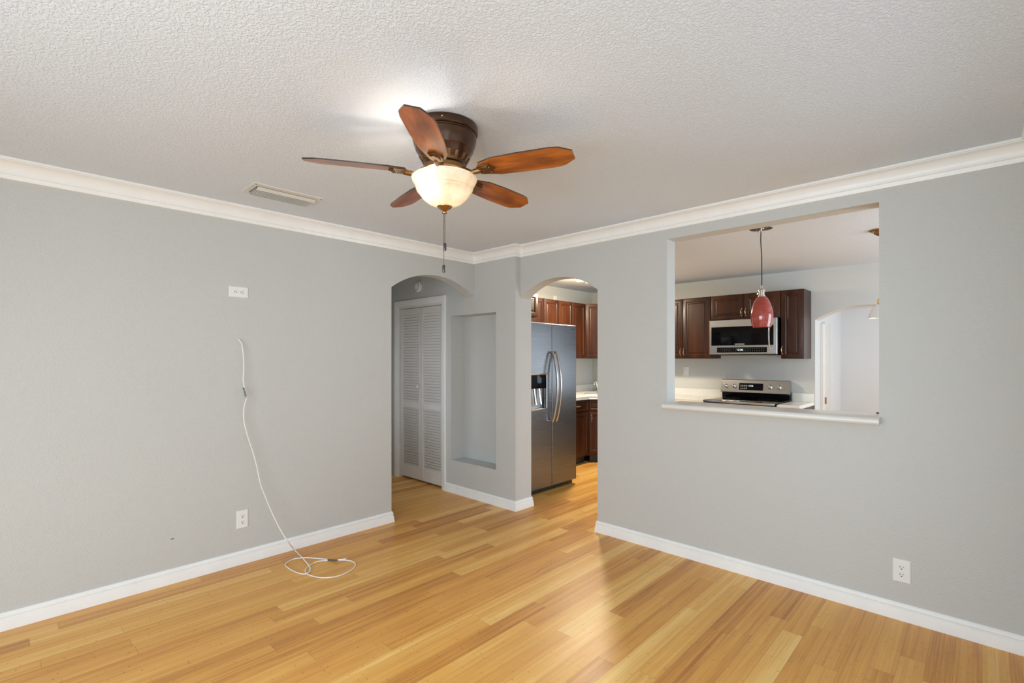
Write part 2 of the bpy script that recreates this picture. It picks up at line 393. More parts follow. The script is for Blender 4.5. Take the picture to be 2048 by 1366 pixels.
# walls behind the camera, with their windows
wall('wall_near', 'x', -.34, -.22, .5, BX, [(.8, 2.7, .4, 2.1)], mWall)
slab('wall_near_return', mWall, .5, .6, -1.6, -.34, 0, CEIL)
wall('wall_entry', 'x', -1.6, -1.5, -1.6, .6, [(-1.35, .35, .55, 2.15)], mWall)
wall('wall_west', 'y', -1.72, -1.6, -1.6, AY, [(-.85, 2.15, .45, 1.85)], mWall)
# annex room beyond the kitchen arch
slab('wall_annex_side', mWhiteWall, 6.79, 11.7, 2.03, 2.13, 0, 2.36)
slab('wall_annex_end', mWhiteWall, 11.6, 11.7, -1.6, 2.03, 0, 2.36)
wall('wall_annex_window', 'x', -1.6, -1.5, 6.79, 11.7, [(7.7, 10.7, .6, 2.2)], mWhiteWall, 2.36)
def window(idx, loc, rz, w, h):
    r = empty('window_%d' % idx, loc, rz, kind='structure')
    bm = bmesh.new(); t = .05
    box(bm, -w/2, w/2, -.03, .03, 0, t); box(bm, -w/2, w/2, -.03, .03, h-t, h)
    box(bm, -w/2, -w/2+t, -.03, .03, t, h-t); box(bm, w/2-t, w/2, -.03, .03, t, h-t); box(bm, -.025, .025, -.03, .03, t, h-t)
    put('window_frame', bm, mTrim, r); bx('pane', mPane, r, -w/2+t, w/2-t, -.003, .003, t, h-t)
window(1, (1.75, -.29, .4), 0, 1.9, 1.7); window(2, (-1.66, .65, .45), PI/2, 3.0, 1.4)
window(6, (2.27, 4.65, .6), PI/2, .8, 1.1); window(3, (-.5, -1.55, .55), 0, 1.7, 1.6); window(4, (5.0, -1.65, .6), 0, 2.0, 1.5); window(5, (9.2, -1.55, .6), 0, 3.0, 1.6)  # the hall window is an unseen addition around the closet door fill
# crown moulding
c = CEIL
crown = [(0, c), (.088, c), (.088, c-.010), (.080, c-.013)]
for i in range(9):
    a = i/8*PI/2
    crown.append((.080-.052*math.sin(a)*1.0, c-.015-.052*(1-math.cos(a))))
crown += [(.028, c-.072), (.021, c-.075), (.020, c-.080), (.017, c-.096), (0, c-.096)]
bm = bmesh.new(); sweep(bm, crown, [(-1.6, AY), (NX, AY), (NX, PY), (BX, PY), (BX, -.22), (.5, -.22), (.5, -1.5)])
o = put('trim_1', bm, mTrim, smooth=25); o['kind'] = 'structure'
base = [(0, 0), (.019, 0), (.019, .004), (.015, .040), (.0125, .056), (.008, .0585), (.0085, .061), (.013, .063), (.013, .069), (.008, .0705), (.0085, .0725), (.012, .074), (.011, .077), (.009, .079), (.008, .086), (.004, .090), (0, .090)]
def baseboard(name, path):
    bm = bmesh.new(); sweep(bm, base, path); o = put(name, bm, mTrim, smooth=25); o['kind'] = 'structure'; return o
baseboard('baseboard_left', [(-1.6, AY), (2.362, AY), (2.362, AY+.12), (2.30, AY+.12)])
baseboard('baseboard_niche', [(NX, 4.120), (NX, PY), (3.535, PY), (3.535, PY+.12)])
baseboard('baseboard_right', [(BX+.13, 2.2), (BX+.13, 2.261), (BX, 2.261), (BX, -.22), (.5, -.22), (.5, -1.5)])
baseboard('baseboard_annex', [(6.79, 2.03), (9.8, 2.03)])
# pass-through counter sill
def sill():
    bm = bmesh.new(); y0, y1, z0, z1 = .400, 1.668, 1.047, 1.085; xb, xf = 3.60, 3.300; r = .019
    prof = [(xb, z0), (xb, z1), (xf+r, z1)] + [(xf+r-r*math.sin(a*PI/8), z0+r+r*math.cos(a*PI/8)) for a in range(1, 8)] + [(xf+r, z0)]
    # nose section past the wall face spans both ends; body only inside the opening
    rows = []
    for y, ins in ((y0+.004, .004), (y0+.008, 0), (y1-.008, 0), (y1-.004, .004)):
        rows.append([bm.verts.new((x if abs(x-xf) > .0005 else x, y, z + (ins if z < z0+r-.001 else -ins if z > z0+r+.001 else 0))) for x, z in prof])
    n = len(prof)
    for a, b in zip(rows, rows[1:]):
        for k in range(n): bm.faces.new((a[k], a[(k+1) % n], b[(k+1) % n], b[k]))
    bm.faces.new(rows[0]); bm.faces.new(rows[-1][::-1])
    for v in bm.verts:     # inside the wall the sill stops at the jambs
        if v.co.x > BX-.001: v.co.y = min(max(v.co.y, .4135), 1.6615)
    return put('counter_ledge', bm, mCounter, smooth=30)
tag(sill(), 'white rounded-edge ledge across the kitchen pass-through opening', 'ledge')
tag(bx('wood_strip', mBrownStrip, None, 3.575, 3.60, .416, .450, 1.0855, 1.093, .001), 'thin brown wooden strip lying on the far right end of the white pass-through ledge', 'wood strip')
# ================================================================== OUTLETS / SWITCHES
def plate(name, loc, rz, w, h, label, cat, kind='duplex', horiz=False):
    r = empty(name, loc, rz, label, cat)
    W_, H_ = w, h
    bm = bmesh.new(); rings_rect(bm, -W_/2, W_/2, -H_/2, H_/2, [(0, 0), (0, -.003), (.004, -.0065)]); put('cover_plate', bm, mPlate, r)
    def tr(x, z): return (z, x) if horiz else (x, z)
    if kind == 'duplex':
        for s in (-1, 1):
            bm = bmesh.new(); pts = []
            for i in range(28):
                a = 2*PI*i/28; X_, Z_ = .0175*math.cos(a), max(-.0142, min(.0142, .0175*math.sin(a))); pts.append((X_, Z_))
            f0 = [bm.verts.new((tr(x, z+s*.0195)[0], -.0065, tr(x, z+s*.0195)[1])) for x, z in pts]
            f1 = [bm.verts.new((tr(x*.95, z*.95+s*.0195)[0], -.0085, tr(x*.95, z*.95+s*.0195)[1])) for x, z in pts]
            for i in range(28): bm.faces.new((f0[i], f0[(i+1) % 28], f1[(i+1) % 28], f1[i]))
            bm.faces.new(f1); rc = put('receptacle', bm, mPlate, r)
            bm = bmesh.new()
            for sx, hh in ((-.0065, .0042), (.0065, .0034)):
                (xa, za), (xb, zb) = tr(sx-.0012, s*.0195+.0045-hh), tr(sx+.0012, s*.0195+.0045+hh)
                box(bm, min(xa, xb), max(xa, xb), -.0095, -.0082, min(za, zb), max(za, zb))
            (xc, zc) = tr(0, s*.0195-.007); box(bm, xc-.0026, xc+.0026, -.0095, -.0082, zc-.0026, zc+.0026)
            put('slots', bm, mDark, rc)
        bm = bmesh.new(); 
        bmesh.ops.create_uvsphere(bm, u_segments=10, v_segments=6, radius=.003, matrix=Matrix.Translation((0, -.0065, 0)) @ Matrix.Diagonal((1, .5, 1, 1)))
        put('screw', bm, mPlate, r)
    else:
        bm = bmesh.new(); box(bm, -.005, .005, -.018, -.006, -.002, .014, .001); box(bm, -.008, .008, -.0075, -.006, -.016, .016); put('toggle', bm, mPlate, r)
    return r
plate('wall_outlet', (1.1545, AY, 1.863), 0, .121, .074, 'white sideways duplex outlet high on the left wall above the hanging cable', 'outlet', horiz=True)
plate('wall_outlet', (1.178, AY, .305), 0, .073, .122, 'white upright duplex outlet low on the left wall beside the hanging cable', 'outlet')
plate('wall_outlet', (BX, .314, .263), -PI/2, .078, .122, 'white upright duplex outlet low on the right wall under the pass-through ledge', 'outlet')
plate('wall_switch', (6.575, 2.954, 1.228), -PI/2, .074, .122, 'white switch plate on the kitchen wall left of the stove', 'switch', 'toggle')
plate('wall_switch', (10.86, 2.03, 1.03), 0, .10, .16, 'white light switch on the bright wall beyond the kitchen archway', 'switch', 'toggle')
plate('wall_outlet', (5.64, 4.5, 2.255), 0, .07, .115, 'small white cover plate on the wall just above the kitchen cabinets', 'outlet', 'toggle')
# rubbed scar on left wall
bm = bmesh.new(); rr = [(-.012, -.002), (-.006, .004), (.002, .006), (.012, .001), (.004, .0015), (-.003, -.001)]
va = [bm.verts.new((x, 0, z)) for x, z in rr]; vb = [bm.verts.new((x*.8, -.0015, z*.8)) for x, z in rr]
bm.faces.new(vb)
for i in range(6): bm.faces.new((va[i], va[(i+1) % 6], vb[(i+1) % 6], vb[i]))
tag(put('wall_chip', bm, mFerrite, None, (.774, AY, .275)), 'tiny dark paint chip low on the left wall', 'wall mark')
# ================================================================== CABLE
def cable():
    r = empty('coaxial_cable', (1.151, AY, 1.542), 0, 'white cable hanging from the left wall and coiled on the floor', 'cable')
    wallp = [(476, 678, 3.677), (480, 682, 3.665), (484, 691, 3.655), (487, 715, 3.645), (487.3, 740, 3.64), (486.5, 762, 3.64), (490, 780, 3.635), (493, 794, 3.63),
             (489.5, 808, 3.63), (487, 828, 3.63), (489, 848, 3.63), (497, 878, 3.628), (506, 905, 3.625), (514, 935, 3.62), (521, 968, 3.61), (532, 997, 3.60), (546, 1030, 3.575), (562, 1062, 3.53), (576, 1083, 3.49)]
    pts = [wallA_pt(*p) for p in wallp]
    zf = .006
    fl = [(590, 1100.8), (604.8, 1115.7), (617.3, 1130.6), (620.6, 1138.1), (618.1, 1144.7), (609.8, 1148), (597.4, 1146.4), (584.9, 1141), (575.8, 1135.6), (570.8, 1129.8), (576.6, 1123.2), (589, 1117.8), (609.8, 1115.3), (634.7, 1116.9), (655.5, 1119)]
    pts += [floor_pt(a, b, zf + (.010 if i in (1, 12) else .006 if i in (2,) else 0)) for i, (a, b) in enumerate(fl)]
    pts[len(wallp)+1] = floor_pt(604.8, 1115.7, .014)
    org = Vector((1.151, AY, 1.542)); P = [Vector(p)-org for p in pts]
    bm = bmesh.new(); tube(bm, spline(P, 6), .0036, 8); put('lead', bm, mCable, r)
    fl2 = [(655.5, 1121), (638.9, 1122.3), (626.4, 1126.5), (614, 1134.8), (610.6, 1140.6), (613.1, 1147.2), (626.4, 1152.6), (647.2, 1155.5), (672, 1153), (692.8, 1145.6), (706, 1137.3), (710.7, 1130.6), (707.8, 1124.8), (697, 1120.9), (675.4, 1120.3)]
    bm = bmesh.new(); tube(bm, spline([Vector(floor_pt(a, b, .0045 if 3 > i or i > 5 else .004))-org for i, (a, b) in enumerate(fl2)], 6), .0036, 8)
    put('lead', bm, mCable, r)
    bm = bmesh.new(); tube(bm, [Vector(floor_pt(674, 1119.5, .008))-org, Vector(floor_pt(692, 1118, .008))-org], .0034, 8); put('lead', bm, mCable, r)
    def conn(a, b):
        bm = bmesh.new(); a, b = Vector(a)-org, Vector(b)-org; n = 12
        rad = [.0045, .0065, .0065, .005, .005, .0068, .0068, .005, .0065, .0065, .0045, .004, .004]
        tube(bm, [a+(b-a)*i/12 for i in range(13)], rad, 8); put('connector', bm, mFerrite, r)
    conn(wallA_pt(487, 775, 3.638), wallA_pt(493, 796, 3.63))
    conn(floor_pt(655, 1119.6, .008), floor_pt(675.5, 1120, .008))
    bm = bmesh.new(); a = Vector(floor_pt(688, 1118, .008))-org; b = Vector(floor_pt(693, 1117.6, .008))-org; tube(bm, [a, b], .0055, 8); put('connector', bm, mNickel, r)
cable()
# ================================================================== CEILING VENT
def vent():
    r = empty('ceiling_vent', (1.2575, 3.185, CEIL), 0, 'white louvred air vent in the ceiling left of the fan', 'vent')
    bm = bmesh.new(); w, d = .208, .113
    for (x0, x1, y0, y1) in ((-w, w, -d, -d+.045), (-w, w, d-.028, d), (-w, -w+.03, -d+.045, d-.028), (w-.03, w, -d+.045, d-.028)):
        box(bm, x0, x1, y0, y1, -.006, 0)
    put('vent_frame', bm, mVentM, r)
    bx('duct_shade', mVentShade, r, -w+.03, w-.03, -d+.045, d-.028, -.003, -.0005)  # flat dark sheet, shade between the louvres put into its colour
    for i in range(6):
        y = -.060+i*.026
        bm = bmesh.new(); box(bm, -w+.032, w-.032, -.0135, .0135, -.0012, .0012)
        bmesh.ops.rotate(bm, verts=bm.verts[:], cent=(0, 0, 0), matrix=Matrix.Rotation(math.radians(58 if i else -30), 3, 'X'))
        put('louvre', bm, mVentM, r, (0, y, -.016))
    for s in (-1, 1):
        bm = bmesh.new(); bmesh.ops.create_uvsphere(bm, u_segments=8, v_segments=5, radius=.004, matrix=Matrix.Translation((s*(w-.012), -d+.012, -.006)))
        put('screw', bm, mFerrite, r)
vent()
# ================================================================== CEILING FAN
def fan():
    r = empty('ceiling_fan', (1.386, 1.735, CEIL), 0, 'bronze five-blade ceiling fan with cherry blades and lit glass bowl', 'ceiling fan')
    bm = bmesh.new()
    lathe(bm, [(0, 0), (.146, 0), (.148, -.004), (.148, -.030), (.145, -.034), (.139, -.036), (.139, -.042), (.142, -.047), (.141, -.060), (.136, -.082), (.128, -.103), (.127, -.107), (.124, -.110), (.113, -.130), (.098, -.152), (.086, -.166), (.080, -.172), (0, -.172)], 64)
    hs = put('motor_housing', bm, mBronze, r)
    bm = bmesh.new()
    for i in range(18):      # slotted vents round the lower housing
        a = 2*PI*i/18; b2 = bmesh.new(); box(b2, -.002, .003, -.008, .008, -.014, .014, .001)
        mt = Matrix.Rotation(a, 4, 'Z') @ Matrix.Translation((.1035, 0, -.146)) @ Matrix.Rotation(math.radians(33), 4, 'Y')
        bmesh.ops.transform(b2, matrix=mt, verts=b2.verts[:]); me = bpy.data.meshes.new('t'); b2.to_mesh(me); b2.free(); bm.from_mesh(me); bpy.data.meshes.remove(me)
    put('vent_slots', bm, mIron, hs)
    bm = bmesh.new(); bmesh.ops.create_uvsphere(bm, u_segments=10, v_segments=6, radius=.004, matrix=Matrix.Translation((-.10, -.109, -.018))); put('screw', bm, mNickel, hs)
    bm = bmesh.new(); lathe(bm, [(0, -.172), (.090, -.172), (.094, -.178), (.094, -.196), (.072, -.204), (.066, -.212), (.066, -.226), (.070, -.230), (.070, -.236), (0, -.236)], 56); put('flywheel', bm, mIron, r)
    ZB = -.203
    for k in range(5):
        ang = math.radians(-46.4 + 123.4 + 72*k) 
        bm = bmesh.new()
        # outline of the blade, local x outwards; y along rotation
        up = [(.168, .016), (.176, .038), (.204, .048), (.246, .060), (.36, .066), (.50, .066), (.538, .060), (.587, .028)]
        out = up + [(x, -y) for x, y in up[::-1]]
        a_ = [bm.verts.new((x, y, -.0028)) for x, y in out]; b_ = [bm.verts.new((x, y, .0028)) for x, y in out]
        bm.faces.new(a_); bm.faces.new(b_[::-1])
        for i in range(len(out)): bm.faces.new((a_[i], a_[(i+1) % len(out)], b_[(i+1) % len(out)], b_[i])).material_index = 1
        mt = Matrix.Rotation(math.radians(-12.5), 4, 'X')
        bmesh.ops.transform(bm, matrix=mt, verts=bm.verts[:])
        bl = put('blade', bm, [mBlade, mFob], r, (0, 0, ZB), (0, 0, ang), smooth=20)
        # blade iron: curved arm and shield-shaped pad under the blade
        bm = bmesh.new()
        tube(bm, spline([(.080, 0, .012), (.105, 0, .002), (.130, 0, -.012), (.155, 0, -.013), (.180, 0, -.010)], 5), [.011]*5+[.009]*8+[.012]*8, 10)
        sh = [(.158, .012), (.175, .028), (.20, .033), (.222, .028), (.230, .014), (.243, .0), (.230, -.014), (.222, -.028), (.20, -.033), (.175, -.028), (.158, -.012)]
        for z0, z1, sc in ((-.012, -.004, 1.0), (-.017, -.012, .72)):
            A = [bm.verts.new((.198+(x-.198)*sc, y*sc, z0)) for x, y in sh]; B = [bm.verts.new((.198+(x-.198)*sc, y*sc, z1)) for x, y in sh]
            bm.faces.new(A); bm.faces.new(B[::-1])
            for i in range(len(sh)): bm.faces.new((A[i], A[(i+1) % len(sh)], B[(i+1) % len(sh)], B[i]))
        for (sx, sy) in ((.222, .017), (.222, -.017), (.19, 0)):
            bmesh.ops.create_uvsphere(bm, u_segments=8, v_segments=5, radius=.005, matrix=Matrix.Translation((sx, sy, -.014)))
        bmesh.ops.transform(bm, matrix=mt, verts=bm.verts[:])
        put('blade_bracket', bm, mIron, r, (0, 0, ZB), (0, 0, ang))
    # glass bowl (double walled shell)
    outp = [(.1435, -.226), (.1455, -.230), (.142, -.240), (.133, -.255), (.126, -.265), (.1275, -.270), (.127, -.274), (.122, -.276), (.1235, -.281), (.122, -.286), (.117, -.289), (.110, -.300), (.094, -.320), (.072, -.337), (.046, -.349), (.02, -.355)]
    inp = [(r_-.004, z+.003) for r_, z in outp[::-1]]
    bm = bmesh.new(); lathe(bm, outp+inp, 64); put('glass_bowl', bm, mBowl, r, smooth=40)
    bm = bmesh.new(); lathe(bm, [(.0, -.346), (.034, -.350), (.033, -.354), (.024, -.362), (.012, -.369), (.008, -.373), (.009, -.377), (.012, -.379), (.011, -.382), (.0, -.383)], 32); put('finial', bm, mBrass, r)
    # stem that carries the bowl, and two bulbs, one of them lit
    bm = bmesh.new(); lathe(bm, [(0, -.236), (.006, -.236), (.006, -.350), (0, -.350)], 12); put('stem', bm, mIron, r)
    fx, rx = fw, rt
    for s, lit in ((-1, True), (1, False)):
        d = (rt*s*.8 + fw*s*.6).normalized()*.068
        bm = bmesh.new(); bmesh.ops.create_uvsphere(bm, u_segments=16, v_segments=10, radius=.013, matrix=Matrix.Translation((d.x, d.y, -.272)) @ Matrix.Diagonal((1, 1, 1.25, 1)))
        lathe(bm, [(0, -.236), (.012, -.236), (.012, -.252), (0, -.252)], 12, d.x, d.y)
        b_ = put('bulb', bm, mBulb if lit else mShadeW, r)
        if lit:
            b_.visible_shadow = True
            l = bpy.data.lights.new('fan_lamp', 'POINT'); l.energy = 9.5; l.color = (1, .90, .78); l.shadow_soft_size = .022
            lo = bpy.data.objects.new('fan_lamp', l); C.objects.link(lo); lo.parent = r; lo.location = (d.x, d.y, -.268)
            b_.hide_render = False
    # pull chains
    for (dx, z0, z1, m_) in ((.0015, -.383, -.514, 0), (-.0035, -.383, -.612, 1)):
        p = rt*dx; bm = bmesh.new(); z = z0; i = 0
        while z > z1:
            bmesh.ops.create_icosphere(bm, subdivisions=1, radius=.0022, matrix=Matrix.Translation((p.x, p.y, z))); z -= .0042
        ch = put('pull_chain', bm, mChain, r)
        bm = bmesh.new(); lathe(bm, [(0, z1+.001), (.004, z1), (.0068, z1-.004), (.0068, z1-.03), (.0055, z1-.034), (0, z1-.0345)], 16, p.x, p.y); put('fob', bm, mFob, ch)
fan()
# ================================================================== LOUVRED CLOSET DOOR
def closet():
    r = empty('door_1', (NX, 4.605, 0), -PI/2, kind='structure')
    W2 = .415
    # casing
    bm = bmesh.new(); w = .066
    prof = [(0, 0), (0, -.016), (.008, -.019), (w-.018, -.012), (w-.006, -.010), (w, -.008), (w, 0)]
    path = [(-W2-w, 0), (-W2-w, 2.012+w), (W2+w, 2.012+w), (W2+w, 0)]
    rows = []
    for i, (x, z) in enumerate(path):
        sx = 1 if x < 0 else -1
        rows.append([bm.verts.new((x+sx*o_, y_, z - (o_ if z > 1 else 0))) for o_, y_ in prof])
    for a, b in zip(rows, rows[1:]):
        for k in range(len(prof)): bm.faces.new((a[k], a[(k+1) % len(prof)], b[(k+1) % len(prof)], b[k]))
    bm.faces.new(rows[0]); bm.faces.new(rows[-1][::-1])
    put('casing', bm, mTrim, r, smooth=20)
    bx('jamb', mDoorW, r, -W2, -W2+.012, .001, .12, 0, 2.012); bx('jamb', mDoorW, r, W2-.012, W2, .001, .12, 0, 2.012)
    bx('header_track', mDoorW, r, -W2+.012, W2-.012, .001, .06, 1.985, 2.012)
    for s in (-1, 1):
        x0, x1 = (-W2+.016, -.003) if s < 0 else (.003, W2-.016)
        bm = bmesh.new(); y0, y1 = .022, .052; zt, zb = 1.98, .022; st = .042
        box(bm, x0, x0+st, y0, y1, zb, zt, .002); box(bm, x1-st, x1, y0, y1, zb, zt, .002)
        for a, b in ((zb, .155), (.835, .895), (1.905, zt)): box(bm, x0+st, x1-st, y0+.002, y1-.002, a, b)
        lf = put('leaf', bm, mDoorW, r, smooth=20)
        bm = bmesh.new()
        for za, zc in ((.155, .835), (.895, 1.905)):
            n = int(round((zc-za)/.0315)); p = (zc-za)/n
            for i in range(n):
                z = za+p*(i+.5); b2 = bmesh.new(); box(b2, x0+st, x1-st, -.0025, .0025, -.0163, .0163)
                bmesh.ops.rotate(b2, verts=b2.verts[:], cent=(0, 0, 0), matrix=Matrix.Rotation(math.radians(28), 3, 'X'))
                bmesh.ops.translate(b2, verts=b2.verts[:], vec=(0, (y0+y1)/2-.002, z)); me = bpy.data.meshes.new('t'); b2.to_mesh(me); b2.free(); bm.from_mesh(me); bpy.data.meshes.remove(me)
        put('louvres', bm, mDoorW, lf, smooth=0)
        if s < 0:
            bm = bmesh.new(); lathe(bm, [(0, 0), (.007, 0), (.007, .014), (.016, .022), (.018, .030), (.012, .036), (0, .037)], 20)
            bmesh.ops.rotate(bm, verts=bm.verts[:], cent=(0, 0, 0), matrix=Matrix.Rotation(PI/2, 3, 'X'))
            put('knob', bm, mPlate, lf, (-.028, .022, 1.085))
closet()
# smoke detector
r = empty('smoke_detector', (NX, 4.61, 2.215), -PI/2, 'round white smoke detector on the wall above the closet door', 'smoke detector')
bm = bmesh.new(); lathe(bm, [(0, 0), (.062, 0), (.063, .004), (.061, .022), (.050, .030), (.048, .036), (.034, .040), (0, .041)], 40)
bmesh.ops.rotate(bm, verts=bm.verts[:], cent=(0, 0, 0), matrix=Matrix.Rotation(PI/2, 3, 'X')); put('housing', bm, mPlate, r)
bm = bmesh.new(); lathe(bm, [(.044, .036), (.046, .0375), (.042, .0385)], 32); bmesh.ops.rotate(bm, verts=bm.verts[:], cent=(0, 0, 0), matrix=Matrix.Rotation(PI/2, 3, 'X')); put('grille_ring', bm, mVentShade, r)
bx('indicator', mDark, r, -.003, .003, -.0425, -.040, .014, .020)
# ================================================================== KITCHEN CABINETS
def door_panel(x0, x1, z0, z1, parent, name='door', fr=.052):
    bm = bmesh.new(); f = min(fr, (x1-x0)*.24, (z1-z0)*.24)
    rings_rect(bm, x0, x1, z0, z1, [(0, 0), (0, -.014), (.003, -.018), (.010, -.020), (f-.008, -.020), (f-.003, -.017), (f+.002, -.011), (f+.008, -.011), (f+.020, -.016), (f+.024, -.018)])
    return put(name, bm, mCab, parent, smooth=25)
def pull(parent, x, z, vert=True, L=.085):
    bm = bmesh.new(); h = L/2
    pts = [(0, 0, -h), (0, -.016, -h+.006), (0, -.026, -h*.5), (0, -.029, 0), (0, -.026, h*.5), (0, -.016, h-.006), (0, 0, h)]
    if not vert: pts = [(c_, b_, 0) for _, b_, c_ in pts]
    n = len(spline(pts, 4)); rad = [.0035+.0022*math.sin(PI*i/(n-1))**2 for i in range(n)]
    tube(bm, spline(pts, 4), rad, 8)
    for s in (-h, h): bmesh.ops.create_uvsphere(bm, u_segments=8, v_segments=6, radius=.0075, matrix=Matrix.Translation((0, -.004, s) if vert else (s, -.004, 0)))
    return put('handle', bm, mHandle, parent, (x, -.019, z))
def upper(label, loc, rz, w, h, d, doors, top_trim=True):
    """doors: list of (x0,x1,handle_x or None,handle_z)"""
    r = empty('wall_cabinet', loc, rz, label, 'cabinet')
    bx('cabinet_box', mCab, r, -w/2, w/2, 0, d, 0, h)
    for x0, x1, hx, hz in doors:
        dd = door_panel(x0, x1, .006, h-.006, r)
        if hx is not None: pull(dd, hx, hz)
    return r
CZ, CT = 1.40, 2.185
def two(w): return [(-w/2+.004, -.002, -.022, .09), (.002, w/2-.004, .022, .09)]
upper('narrow dark cherry wall cabinet at the right end beside the microwave', (6.25, 1.559, CZ), -PI/2, .232, CT-CZ, .324, [(-.112, .112, -.098, .10)])
upper('low dark cherry wall cabinet mounted directly above the microwave', (6.25, 2.0775, 1.875), -PI/2, .805, CT-1.875, .324, [(-.398, -.002, -.024, .085), (.002, .398, .024, .085)])
upper('double-door cherry wall cabinet to the left of the microwave', (6.25, 2.845, CZ), -PI/2, .73, CT-CZ, .324, two(.73))
upper('cherry wall cabinet between the corner cabinet and the left double-door cabinet', (6.25, 3.48, CZ), -PI/2, .54, CT-CZ, .324, two(.54))
upper('cherry wall cabinet directly right of the over-fridge cabinet', (4.9335, 4.14, CZ), 0, .627, CT-CZ, .359, [(-.311, -.002, None, 0), (.002, .311, None, 0)])
upper('cherry wall cabinet next to the corner cabinet behind the fridge', (5.5535, 4.14, CZ), 0, .613, CT-CZ, .359, [(-.304, -.002, None, 0), (.002, .304, None, 0)])
upper('deep cherry wall cabinet hung above the refrigerator', (4.055, 3.89, 1.898), 0, .93, CT-1.898, .60, [(-.462, -.002, -.03, .06), (.002, .462, .03, .06)])
# diagonal corner upper
def loc_poly(pts, o, rz):
    c_, s_ = math.cos(-rz), math.sin(-rz); return [((x-o[0])*c_-(y-o[1])*s_, (x-o[0])*s_+(y-o[1])*c_) for x, y in pts]
o2 = (6.055, 3.945); r = empty('wall_cabinet', (*o2, CZ), -PI/4, 'diagonal corner cherry wall cabinet above the sink', 'cabinet')
bm = bmesh.new(); polyprism(bm, loc_poly([(5.862, 4.498), (5.862, 4.138), (6.248, 3.752), (6.573, 3.752), (6.573, 4.498)], o2, -PI/4), 0, CT-CZ); put('cabinet_box', bm, mCab, r)
dd = door_panel(-.255, .255, .006, CT-CZ-.006, r); pull(dd, .22, .10)
# base cabinets
def base_cab(label, loc, rz, w, d, cols, H=.855, poly=None):
    r = empty('base_cabinet', loc, rz, label, 'cabinet')
    if poly:
        bm = bmesh.new(); polyprism(bm, loc_poly(poly, loc, rz), .10, H); put('cabinet_box', bm, mCab, r)
        bx('toe_kick', mBlackP, r, -w/2+.03, w/2-.03, .055, .09, 0, .10)
    else:
        bx('cabinet_box', mCab, r, -w/2, w/2, 0, d, .10, H); bx('toe_kick', mBlackP, r, -w/2, w/2, .06, d, 0, .10)
    for x0, x1, hs in cols:
        dr = door_panel(x0, x1, .70, H-.012, r, 'drawer', .03); pull(dr, (x0+x1)/2, .775, False)
        dr = door_panel(x0, x1, .125, .685, r); pull(dr, x0+.028 if hs < 0 else x1-.028, .60)
    return r
base_cab('dark cherry base cabinet with drawer beside the refrigerator', (5.015, 3.83, 0), 0, .966, .668, [(-.475, -.005, 1), (.005, .475, -1)])
base_cab('diagonal dark cherry base cabinet under the corner sink', (5.7325, 3.5975, 0), -PI/4, .65, .5, [(-.315, .315, -1)],
         poly=[(5.50, 4.498), (5.50, 3.83), (5.965, 3.365), (6.573, 3.365), (6.573, 4.498)])
base_cab('dark cherry base cabinet left of the stove', (5.965, 2.91, 0), -PI/2, .905, .608, [(-.445, -.005, 1), (.005, .445, -1)])
base_cab('narrow dark cherry base cabinet right of the stove', (5.965, 1.524, 0), -PI/2, .222, .608, [(-.105, .105, -1)])
# countertops
KT = .895
def counter(poly, splashes, label):
    r = empty('countertop', (poly[0][0], poly[0][1], .856), 0, label, 'countertop'); ox, oy = poly[0]
    bm = bmesh.new(); polyprism(bm, [(x-ox, y-oy) for x, y in poly], 0, KT-.856)
    ed = [e for e in bm.edges if abs(e.verts[0].co.z-e.verts[1].co.z) < 1e-6]
    bmesh.ops.bevel(bm, geom=ed, offset=.006, segments=3, affect='EDGES'); put('slab', bm, mCounter, r)
    for x0, x1, y0, y1 in splashes: bx('backsplash', mCounter, r, x0-ox, x1-ox, y0-oy, y1-oy, KT-.856, KT-.856+.098, .003)
counter([(4.535, 4.498), (4.535, 3.80), (5.49, 3.80), (5.938, 3.352), (5.938, 2.449), (6.573, 2.449), (6.573, 4.498)], [(4.535, 6.573, 4.476, 4.498), (6.551, 6.573, 2.449, 4.476)], 'white L-shaped countertop running from the fridge round the corner to the stove')
counter([(5.938, 1.41), (6.573, 1.41), (6.573, 1.636), (5.938, 1.636)], [(6.551, 6.573, 1.41, 1.636)], 'short white countertop piece right of the stove')
# sink and faucet
r = empty('sink', (5.86, 3.90, KT), -PI/4, 'white drop-in corner sink in the countertop', 'sink')
bm = bmesh.new(); rings = []
for ins, z in ((0, .001), (.004, .010), (.022, .012), (.030, .009)):
    rings.append([bm.verts.new(p) for p in ((-.22+ins, -.17+ins, z), (.22-ins, -.17+ins, z), (.22-ins, .17-ins, z), (-.22+ins, .17-ins, z))])
for a, b in zip(rings, rings[1:]):
    for k in range(4): bm.faces.new((a[k], a[(k+1) % 4], b[(k+1) % 4], b[k]))
bm.faces.new([bm.verts.new((v.co.x*.96, v.co.y*.96, .004)) for v in rings[-1]])
put('basin_rim', bm, mCounter, r)
bm = bmesh.new(); lathe(bm, [(0, .0045), (.03, .0045), (.032, .006), (.02, .007), (0, .0065)], 20); put('drain', bm, mNickel, r)
r = empty('faucet', (6.03, 4.02, KT), 0, 'chrome gooseneck faucet behind the corner sink', 'faucet')
bm = bmesh.new(); lathe(bm, [(0, .001), (.030, .001), (.030, .008), (.018, .016), (.014, .05), (0, .05)], 20); put('faucet_base', bm, mNickel, r)
bm = bmesh.new(); tube(bm, spline([(0, 0, .03), (-.015, 0, .08), (-.050, -.004, .155), (-.085, -.008, .180), (-.120, -.012, .165), (-.128, -.013, .125)], 6), .011, 10); put('spout', bm, mNickel, r)
bm = bmesh.new(); tube(bm, [(.0, .02, .04), (.03, .05, .075)], .006, 8); put('lever', bm, mNickel, r)
